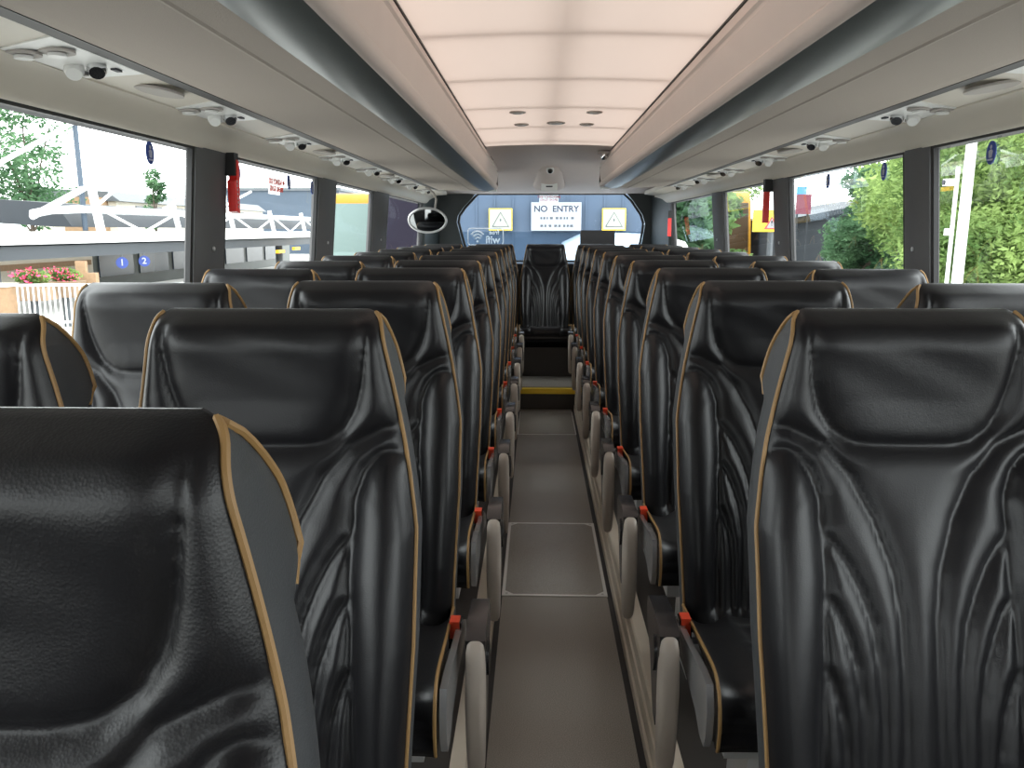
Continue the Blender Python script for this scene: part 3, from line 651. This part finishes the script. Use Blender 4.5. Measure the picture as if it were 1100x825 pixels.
t = thing('emergency_exit_sticker', 'red lettering on a white emergency exit sticker, second left window', 'sticker', win_plane(-1, 3.66, 1.672)); t.scale = (1, .8, .8)
mesh('backing', [(0, -.10, -.045), (0, .10, -.045), (.008, .10, .045), (.008, -.10, .045)], [(0, 1, 2, 3)], M['swhite'], t)
text_mesh('lettering', 'EMERGENCY EXIT\nBREAK GLASS', .038, M['sred'], frame4((.014, 0, 0), (0, 1, 0), (.09, 0, 1)), t, mirror=True)
t = thing('exit_sticker', 'red lettering on a white emergency exit sticker at the top of the rear window', 'sticker', (.04, 8.91, 1.815))
mesh('backing', [(-.10, 0, -.04), (.10, 0, -.04), (.10, 0, .04), (-.10, 0, .04)], [(0, 1, 2, 3)], M['swhite'], t)
text_mesh('lettering', 'EMERGENCY EXIT\nBREAK GLASS', .030, M['sred'], frame4((0, -.002, 0), (1, 0, 0), (0, 0, 1)), t, mirror=True)
t = thing('wifi_sticker', 'white outlined free wifi sticker seen from behind, low on the rear window', 'sticker', (-.62, 8.905, 1.425))
W, H, rd = .185, .085, .03; path = []
for cx, cz, a0 in ((W - rd, H - rd, 0), (-W + rd, H - rd, 90), (-W + rd, -H + rd, 180), (W - rd, -H + rd, 270)):
    for k in range(5): a = math.radians(a0 + k * 22.5); path.append((cx + rd * math.cos(a), 0, cz + rd * math.sin(a)))
bm = bmesh.new(); tube_bm(bm, path + [path[0]], .0055, 6, False); bmo('outline', bm, M['swhite'], t)
bm = bmesh.new(); disc_bm(bm, (-.085, 0, -.048), .012, .012, (0, -1, 0), .004, 16)
for r_ in (.045, .078, .110): tube_bm(bm, [(-.085 + r_ * .8 * math.cos(a), 0, -.052 + r_ * math.sin(a)) for a in np.linspace(math.radians(42), math.radians(138), 12)], .0085, 6)
bmo('wave_symbol', bm, M['swhite'], t)
text_mesh('word_wifi', 'wifi', .108, M['swhite'], frame4((.075, 0, -.035), (1, 0, 0), (0, 0, 1)), t, depth=.004, mirror=True)
text_mesh('word_free', 'free', .066, M['swhite'], frame4((.09, 0, .042), (1, 0, 0), (0, 0, 1)), t, depth=.004, mirror=True)

# ------------------------------------------------------------------ outdoors
GZ = -.9
struct(mesh('ground', [(-90, -40, GZ), (90, -40, GZ), (90, 140, GZ), (-90, 140, GZ)], [(0, 1, 2, 3)], M['asphalt']))
def leaves_mesh(blobs, n, size, seed):
    """n pointed leaf quads scattered through ellipsoid clumps"""
    rs = np.random.RandomState(seed); B = np.array(blobs, float)
    w = (B[:, 3] * B[:, 4] * B[:, 5]) ** .75; b = B[rs.choice(len(B), n, p=w / w.sum())]
    nz = lambda a: a / np.linalg.norm(a, axis=1, keepdims=True)
    c = b[:, :3] + nz(rs.normal(size=(n, 3))) * (rs.uniform(.25, 1, (n, 1)) ** .45) * b[:, 3:] + rs.normal(size=(n, 3)) * .08 * b[:, 3:]
    a = rs.normal(size=(n, 3)); a[:, 2] *= .6; a = nz(a); q = nz(np.cross(a, rs.normal(size=(n, 3)))); s_ = size * rs.uniform(.6, 1.3, (n, 1))
    tip = a * s_; sd = q * s_ * .42; nr = np.cross(a, q) * s_ * .12
    vs = np.stack([c - tip, c - sd + nr, c + tip, c + sd + nr], 1).reshape(-1, 3)
    return vs.tolist(), np.arange(4 * n).reshape(-1, 4).tolist()
def tree(name, x, y, h, cr, m, label, seed, n=7000, leaf=.22, trunk_h=None, trunk_r=.16, low=False, group=None, lobes=16):
    t = thing(name, label, 'tree', (x, y, GZ), group); rs = np.random.RandomState(seed)
    th = trunk_h or h * .45; blobs = []; tips = []
    for k in range(lobes):
        a = rs.uniform(0, 2 * PI); f = rs.uniform(.15, .85); zlo = th * (.15 if low else .85); z = rs.uniform(zlo, h - cr * .25)
        prof = math.sin(PI * min(1, max(.08, (z - zlo + .35 * cr) / (h - zlo + .35 * cr)))) ** .6
        rr = cr * f * prof; q = cr * rs.uniform(.30, .46); blobs.append((rr * math.cos(a), rr * math.sin(a), z, q, q, q * .72)); tips.append((rr * math.cos(a) * .85, rr * math.sin(a) * .85, z))
    blobs.append((0, 0, h - cr * .35, cr * .45, cr * .45, cr * .4))
    bm = bmesh.new(); tube_bm(bm, [(0, 0, 0), (.05, .02, th * .5), (0, .04, th), (.04, 0, h * .8)], [trunk_r * 1.25, trunk_r, trunk_r * .75, trunk_r * .25], 9)
    for k, p in enumerate(tips[:11]):
        z0 = th * rs.uniform(.6, 1.05); tube_bm(bm, [(.02, .02, z0), (p[0] * .5, p[1] * .5, z0 + (p[2] - z0) * .6), p], [trunk_r * .45, trunk_r * .28, trunk_r * .1], 6)
    bmo('trunk', bm, M['bark'], t, smooth=True); mesh('foliage', *leaves_mesh(blobs, n, leaf, seed + 1), m, t)
    return t
# right-hand trees, lamp post, camera pole
tree('broadleaf_tree', 10.3, 16.8, 6.6, 3.6, M['leafA'], 'big bright green tree filling the nearest right window', 3, 110000, .075, 2.0, .22, True, None, 34)
tree('broadleaf_tree', 17.6, 22.0, 7.6, 4.2, M['leafB'], 'big green tree behind the white lamp post, right window', 5, 60000, .10, 2.2, .2, True, None, 34)
tree('broadleaf_tree', 10.6, 21.9, 5.2, 2.3, M['leafA'], 'spreading green tree in the second right window, left of the thick pillar', 9, 60000, .085, 2.0, .16, True, None, 26)
tree('broadleaf_tree', 24.0, 33.5, 6.6, 3.8, M['leafB'], 'dark green tree in the distance behind the right windows', 12, 30000, .15, 2.2, .2, True, None, 26)
tree('broadleaf_tree', 10.0, 26.0, 4.3, 1.5, M['leafC'], 'slim grey-green tree beside the dark shed, second right window', 15, 22000, .085, 1.6, .09, True, None, 34)
tree('broadleaf_tree', 5.6, 31.0, 4.6, 2.2, M['leafB'], 'dark tree seen through the rearmost right window', 17, 9000, .18, 1.4, .14, True, None, 20)
tree('broadleaf_tree', 12.2, 56.0, 6.0, 2.5, M['leafA'], 'green tree just right of the far amber coach, third right window', 19, 6000, .16, 1.2, .1, True, None, 14)
tree('broadleaf_tree', 2.35, 16.2, 4.0, 1.15, M['leafC'], 'pale green tree at the right end of the rear window', 21, 7000, .12, 1.2, .1, True, None, 16)
t = thing('lamp_post', 'thick white lamp post leaning slightly, outside the nearest right window', 'lamp post', (6.085, 12.55, GZ))
tube('pole', [(-.02, 0, 0), (0, 0, 2), (.06, 0, 6.5)], [.082, .075, .062], M['steelwhite'], t, 16); tube('collar', [(-.012, 0, 1.2), (-.005, 0, 1.62)], [.092, .088], M['paley'], t, 16)
t = thing('camera_pole', 'thin white pole carrying a security camera beside the lamp post', 'pole', (5.99, 12.7, GZ))
tube('pole', [(0, 0, 0), (.03, 0, 3.3)], .028, M['steelwhite'], t, 10); c = box('camera', -.15, -.03, -.05, .05, 3.03, 3.13, M['white'], t, .02); box('junction_box', -.07, .02, -.05, .05, 2.32, 2.42, M['white'], t, .02)
disc('camera_lens', (-.155, 0, 3.08), .038, .038, 'x', .03, M['ink'], c, 14)
t = thing('shed', 'dark slate building low behind the slim tree, right windows', 'building', (13.6, 32, GZ))
pr('walls', [(-4, 0), (-4, 2.75), (0, 3.5), (4, 2.75), (4, 0)], 'y', 0, 8, M['shedwall'], t); pr('roof', [(-4.3, 2.68), (0, 3.5), (4.3, 2.68), (4.3, 2.85), (0, 3.7), (-4.3, 2.85)], 'y', -.3, 8.3, M['shedwall'], t)
t = thing('hoarding', 'maroon and blue hoarding standing beyond the second right window', 'hoarding', (9.9, 31.5, GZ))
box('maroon_board', -.55, -.02, -.05, .05, 3.0, 3.7, M['maroon'], t); box('blue_board', -.55, -.2, -.04, .04, 3.7, 3.98, M['skyblue'], t); box('post', -.5, -.45, .05, .12, 0, 3.7, M['shedwall'], t); box('post', -.12, -.07, .05, .12, 0, 3.7, M['shedwall'], t)
# yellow coach seen through the third right window, and the warning sign
def coach(name, label, x0, x1, y0, y1, zt, paint, glassm, nose):
    t = thing(name, label, 'coach', ((x0 + x1) / 2, (y0 + y1) / 2, GZ)); hw, hl = (x1 - x0) / 2, (y1 - y0) / 2; H = zt - GZ
    side = [(-hl + .0, .35), (-hl - nose * .1, .8), (-hl + nose * .15, 1.4), (-hl + nose * .55, H - .5), (-hl + nose, H - .1), (-hl + nose + .3, H), (hl - .2, H), (hl, H - .25), (hl, .35)]
    pr('body', side, 'x', -hw, hw, paint, t, .05)
    for s in (-1, 1):
        w = [(-hl + nose * .45 + .15, 1.35), (-hl + nose * .75 + .2, H - .45), (hl - .4, H - .45), (hl - .4, 1.35)]
        pr('window_band', w, 'x', s * (hw - .02), s * (hw + .012), glassm, t)
        for yy in (-hl * .6, hl * .6):
            wh = disc('wheel', (s * (hw - .13), yy, .48), .48, .48, 'x', .28, M['rubber'], t, 28); disc('hub', (s * (hw + .015), yy, .48), .26, .26, 'x', .03, M['silver'], wh, 20)
    ws = [(-hl - nose * .03, 1.2), (-hl + nose * .15 - .02, 1.4), (-hl + nose * .55 - .02, H - .5), (-hl + nose * .55 + .05, H - .5), (-hl + nose * .15 + .05, 1.4), (-hl + .08, 1.2)]
    pr('windscreen', ws, 'x', -hw + .12, hw - .12, glassm, t)
    return t
coach('parked_coach', 'amber yellow coach parked far off outside the third right window', 6.95, 9.2, 37, 47, 3.2, M['gold'], M['brownglass'], .9)
coach('parked_coach', 'dark purple coach parked far off outside the rear left window', -7.0, -4.5, 38, 49, 3.5, M['purple'], M['purpleglass'], 1.0)
coach('parked_coach', 'amber coach with pale glass parked outside the third left window', -10.2, -7.7, 40.5, 50, 3.3, M['gold'], M['paleglass'], .9)
t = thing('warning_sign', 'yellow sign board with a red and white warning triangle, third right window', 'sign', (2.25, 8.62, 1.585))
box('board', -.17, .17, -.01, .01, -.11, .105, M['signy'], t, .004)
bm = bmesh.new(); prism(bm, [(-.06, -.085), (.09, -.085), (.015, .045)], 'y', -.016, -.010); tr_ = bmo('triangle_border', bm, M['sred'], t)
bm = bmesh.new(); prism(bm, [(-.034, -.072), (.064, -.072), (.015, .018)], 'y', -.019, -.016); bmo('triangle_face', bm, M['signw'], tr_); bm = bmesh.new(); prism(bm, [(.009, -.03), (.021, -.03), (.023, .0), (.007, .0)], 'y', -.021, -.019); prism(bm, [(.01, -.05), (.02, -.05), (.02, -.04), (.01, -.04)], 'y', -.021, -.019); bmo('symbol', bm, M['ink'], tr_)
tube('post', [(.02, .03, -2.48), (.02, .03, .1)], .03, M['fascia'], t)
# behind the coach: slate wall with boards, van
t = struct(link(bpy.data.objects.new('wall_outside_rear', None)))
bm = bmesh.new(); bx(bm, -1.42, 1.62, 13.6, 13.9, GZ, 4.2); bmo('cladding', bm, M['navy'], t)
bm = bmesh.new()
for k in range(10): bx(bm, -1.35 + k * .29, -1.32 + k * .29, 13.585, 13.6, GZ, 4.2)
bmo('cladding_ribs', bm, M['navy'], t)
t = thing('no_entry_board', 'white board reading NO ENTRY on the slate wall behind the coach', 'sign', (.22, 13.5, 1.715))
box('board', -.395, .395, -.01, .03, -.225, .215, M['signw'], t, .004)
text_mesh('lettering', 'NO  ENTRY', .135, M['ink'], frame4((0, -.013, .11), (1, 0, 0), (0, 0, 1)), t)
bm = bmesh.new(); rs = random.Random(4)
for zz_ in (-.03, -.15):
    x = -.25
    while x < .26:
        w = rs.uniform(.02, .05); bx(bm, x, x + w, -.014, -.010, zz_ - .018, zz_ + .018); x += w + rs.uniform(.015, .05)
bmo('small_print', bm, M['print'], t)
for x, lab in ((-.66, 'left'), (1.13, 'right')):
    t = thing('hazard_board', 'pale yellow-edged square board on the slate wall, %s of the NO ENTRY board' % lab, 'sign', (x, 13.5, 1.665))
    box('edge', -.185, .185, -.005, .03, -.17, .17, M['signy'], t); box('face', -.17, .17, -.012, -.004, -.155, .155, M['paley'], t)
    bm = bmesh.new(); tri = [(-.13, -.11), (.13, -.11), (0, .11)]
    tube_bm(bm, [(p[0], -.014, p[1]) for p in tri + [tri[0]]], .006, 6); disc_bm(bm, (0, -.014, -.01), .012, .022, (0, -1, 0), .004, 12); bmo('triangle_symbol', bm, M['print'], t)
t = thing('white_van', 'white van parked behind the coach below the NO ENTRY board', 'van', (.62, 12.0, GZ))
sec = [(-1.30, .3), (-1.42, .9), (-1.34, 1.45), (-1.05, 1.95), (-.65, 2.22), (-.1, 2.34), (.9, 2.36), (1.9, 2.34), (2.5, 2.25), (2.6, 1.4), (2.6, .3)]
bm = bmesh.new(); RR = []
sec = [((p[0] - .6) * .47 + .28, p[1]) for p in sec]
for dy, f in ((-1.6, .90), (-1.5, .97), (-1.2, 1.0), (1.1, 1.0), (1.3, .97), (1.4, .90)): RR.append([bm.verts.new((p[0] * (.5 + .5 * f), dy, .3 + (p[1] - .3) * f)) for p in sec])
for A, B in zip(RR, RR[1:]):
    for k in range(len(sec)): bm.faces.new((A[k], A[(k + 1) % len(sec)], B[(k + 1) % len(sec)], B[k]))
bm.faces.new(RR[0]); bm.faces.new(RR[-1]); bmo('body', bm, M['van'], t, smooth=True)
for dy in (-.9, .8):
    for dx in (-.50, 1.06): disc('wheel', (dx, dy, .33), .33, .33, 'x', .2, M['rubber'], t, 24)
pr('rear_window', [(-.30, 1.2), (-.22, 1.62), (.80, 1.62), (.90, 1.2)], 'y', -1.62, -1.57, M['dglass'], t)
# left: bus station
t = thing('station_canopy', 'white steel bus station canopy with trusses and dark fascia, left windows', 'canopy', (-14, 30, GZ))
def Zr(z): return z - GZ
box('edge_beam', -.15, .25, -19, 28, Zr(1.13), Zr(1.47), M['steelwhite'], t, .03)
box('lower_fascia', -1.6, .1, -19, 28, Zr(.72), Zr(1.08), M['slate'], t)
box('roof_deck', -3.4, -.15, -19, 28, Zr(1.08), Zr(1.14), M['fascia'], t)
pr('upper_roof', [(-3.4, Zr(1.75)), (-1.2, Zr(1.62)), (-.7, Zr(1.62)), (-1.2, Zr(2.35)), (-3.4, Zr(2.5))], 'y', -3.6, 28, M['shedwall'], t)
tube('upper_edge_tube', [(-.75, -5.6, Zr(1.98)), (-.5, -5.0, Zr(2.10)), (-.45, -3.5, Zr(2.16)), (-.45, 28, Zr(2.25))], .12, M['steelwhite'], t)
for k in range(5):
    y0 = -3.0 + 6.0 * k
    tube('truss_post', [(-.1, y0, Zr(1.45)), (-.3, y0, Zr(2.9 if k == 0 else 2.55))], .14 if k == 0 else .11, M['steelwhite'], t)
    tube('truss_brace', [(-.1, y0 + .4, Zr(2.1)), (-.1, y0 + 3.0, Zr(1.45))], .045, M['steelwhite'], t, 6); tube('truss_brace', [(-.1, y0 + 5.6, Zr(2.1)), (-.1, y0 + 3.0, Zr(1.45))], .045, M['steelwhite'], t, 6)
for k in range(3): tube('stay_rod', [(-1.5 - k * .2, -2.0 + 5 * k, Zr(1.7)), (-1.0, 1.3 + 6.5 * k, Zr(3.5))], .06, M['steelwhite'], t, 6)
tube('boom', [(-.8, -9.0, Zr(2.45)), (-.6, -3.1, Zr(4.85))], .07, M['steelwhite'], t, 8); tube('boom', [(-.5, -6.0, Zr(1.9)), (-.5, -1.9, Zr(3.2))], .10, M['steelwhite'], t, 8)
tube('mast', [(-.5, -3.2, Zr(1.5)), (-.6, -3.1, Zr(4.9))], .085, M['navy'], t, 10)
for yy in (-7.6, 6, 18): tube('column', [(-.8, yy, 0), (-.8, yy, Zr(.75))], .2, M['fascia'], t, 14)
t = thing('station_hall', 'glazed grey station hall under the canopy with a cream stone end', 'building', (-19.5, 42, GZ))
box('hall_wall', -2, 1.2, -8, 20, 0, 2.05, M['facade'], t); box('stone_wall', -6, 1.3, -26, -8, 0, 2.3, M['stone'], t)
for k in range(7): box('window', 1.2, 1.26, -7.4 + 3.6 * k, -4.4 + 3.6 * k, .5, 1.8, M['dglass'], t)
box('stone_band', 1.3, 1.36, -26, -8.2, 1.05, 1.25, M['brick'], t)
t = thing('upper_building', 'brown roofed building with dark windows rising above the canopy', 'building', (-27, 60, GZ))
box('walls', -4, 1, -8, 20, 0, 4.2, M['stone'], t)
pr('roof', [(-4.5, 4.2), (1.4, 4.2), (.6, 4.8), (-4.5, 5.0)], 'y', -8.3, 20, M['fascia'], t)
for k in range(4): box('dark_window', 1.0, 1.05, -5.5 + 5.4 * k, -1.4 + 5.4 * k, 3.0, 4.0, M['dglass'], t)
box('chimney_block', -1.5, .5, -9.5, -6.2, 2.2, 4.4, M['brick'], t)
t = thing('brick_wall', 'long low grey-brown wall behind the leftmost tree', 'wall', (-27, 31, GZ))
box('courses', -.2, .2, -8, 9, 0, 3.4, M['brick'], t); box('coping', -.28, .28, -8.1, 9.1, 3.4, 3.54, M['stone'], t)
t = thing('dark_block', 'dark slate office block beyond the canopy, second left window', 'building', (-25, 102, GZ)); box('walls', -8, 4, -12, 30, 0, 6.6, M['navy'], t); box('parapet', -8.2, 4.2, -12.2, 30, 6.6, 6.9, M['fascia'], t)
for k, (px, y) in enumerate(((-13.9, 27.8), (-13.9, 29.4))):
    t = thing('bay_sign', 'round blue bay sign with a white number %s under the canopy' % ('one' if k == 0 else 'two'), 'sign', (px, y, .45), 'bay signs')
    disc('plate', (0, 0, 0), .19, .19, (.45, -.9, 0), .03, M['blue'], t, 28); n_ = Vector((.45, -.9, 0)).normalized()
    text_mesh('number', str(k + 1), .30, M['swhite'], frame4(tuple(n_ * .02), (.9, .45, 0), (0, 0, 1)), t)
    tube('hanger', [(0, 0, .18), (0, 0, .265)], .02, M['fascia'], t)
t = thing('railing', 'white paling fence in front of the bus station, first left window', 'railing', (0, 0, GZ)); A_, B_ = Vector((-11.9, 18.8, 0)), Vector((-7.0, 19.8, 0))
for zz_ in (.32, 1.17): tube('rail', [A_ + Vector((0, 0, zz_)), B_ + Vector((0, 0, zz_))], .03, M['steelwhite'], t, 8)
bm = bmesh.new()
for k in range(46):
    p = A_.lerp(B_, k / 45); bx(bm, p.x - .016, p.x + .016, p.y - .01, p.y + .01, .1, 1.2)
bmo('palings', bm, M['steelwhite'], t)
t = thing('brick_pier', 'yellowish brick pier at the left end of the white paling fence', 'pier', (-12.15, 18.7, GZ)); box('pier', -.18, .18, -.18, .18, 0, 1.15, M['brick'], t, .01); box('cap', -.22, .22, -.22, .22, 1.15, 1.22, M['stone'], t, .01)
for k, (x, y) in enumerate(((-12.2, 19.9), (-12.0, 20.95))):
    t = thing('flower_planter', 'planter of pink flowers behind the paling fence, %s' % ('by the brick pier' if k == 0 else 'beside the grey column'), 'planter', (x, y, GZ), 'flower planters')
    bm = bmesh.new(); prism(bm, [(-.42, .75), (.42, .75), (.36, 1.05), (.40, 1.15), (-.40, 1.15), (-.36, 1.05)], 'y', -.3, .3); bmo('trough', bm, M['terracotta'], t); tube('stand', [(0, 0, 0), (0, 0, .76)], .1, M['fascia'], t)
    mesh('leaves', *leaves_mesh([(0, 0, 1.3, .40, .3, .17)], 900, .055, 30 + k), M['leafA'], t); mesh('blooms', *leaves_mesh([(-.1, -.1, 1.38, .36, .3, .16), (.15, -.15, 1.25, .3, .25, .2)], 130, .05, 40 + k), M['pinkflower'], t)
t = thing('timber_signpost', 'brown cross-shaped signpost in front of the station hall', 'signpost', (-11.9, 21.6, GZ)); box('post', -.13, .13, -.06, .06, 0, 1.62, M['brick'], t); box('board', -.40, .40, -.08, .08, 1.05, 1.32, M['brick'], t)
for k, (y, z) in enumerate(((34, .55), (44, .35), (47, .45))): tag(box('amber_lamp', -13.75, -13.6, y, y + 1.1, z, z + .16, M['lampy'], None, .01), 'lit amber lamp under the canopy, %s from the camera' % ORD[k], 'lamp', 'amber lamps under the canopy')  # glowing boxes standing for the yellow lamps of the shop interior
tree('park_tree', -27.5, 45.5, 10.2, 3.4, M['leafC'], 'airy grey-green tree behind the white boom, first left window', 51, 4200, .17, 3.4, .13, False, None, 18)
tree('park_tree', -35.0, 38.5, 10.6, 4.0, M['leafC'], 'denser tree at the left edge of the first left window', 55, 7000, .18, 3.0, .16, False, None, 20)
tree('park_tree', -23.2, 51.0, 6.0, 1.1, M['leafC'], 'small tree top above the canopy beside the boom', 58, 1200, .14, 3.2, .08, False, None, 8)

# ------------------------------------------------------------------ light, camera
w = bpy.data.worlds.new('overcast_sky'); SC.world = w; w.use_nodes = True; nt = w.node_tree; bg = nt.nodes['Background']
tc = nt.nodes.new('ShaderNodeTexCoord'); sx = nt.nodes.new('ShaderNodeSeparateXYZ'); cr = nt.nodes.new('ShaderNodeValToRGB')
cr.color_ramp.elements[0].position = .45; cr.color_ramp.elements[0].color = (.5, .5, .5, 1); cr.color_ramp.elements[1].position = .55; cr.color_ramp.elements[1].color = (.97, .985, 1, 1)
mp = nt.nodes.new('ShaderNodeMapRange'); mp.inputs[1].default_value = -1; mp.inputs[2].default_value = 1
nt.links.new(tc.outputs['Generated'], sx.inputs[0]); nt.links.new(sx.outputs['Z'], mp.inputs[0]); nt.links.new(mp.outputs[0], cr.inputs[0]); nt.links.new(cr.outputs[0], bg.inputs['Color'])
bg.inputs['Strength'].default_value = 7.5
cam = bpy.data.cameras.new('camera'); co = bpy.data.objects.new('camera', cam); COL.objects.link(co); SC.camera = co
cam.sensor_fit = 'HORIZONTAL'; cam.sensor_width = 36; cam.lens = 36 * 900 / 1100; cam.clip_start = .02; cam.clip_end = 400
th = math.atan(164 / 900); ps = math.atan(27 / 900 * math.cos(th))
co.location = (-.08, 0, 1.48); co.rotation_euler = (PI / 2 - th, 0, ps)
SC.view_settings.view_transform = 'Standard'; SC.view_settings.look = 'None'; SC.view_settings.exposure = 0; SC.view_settings.gamma = 1; SC.view_settings.use_curve_mapping = False
SC.cycles.max_bounces = 10; SC.cycles.transparent_max_bounces = 16; SC.cycles.use_denoising = True
SC.cycles.sample_clamp_indirect = 8
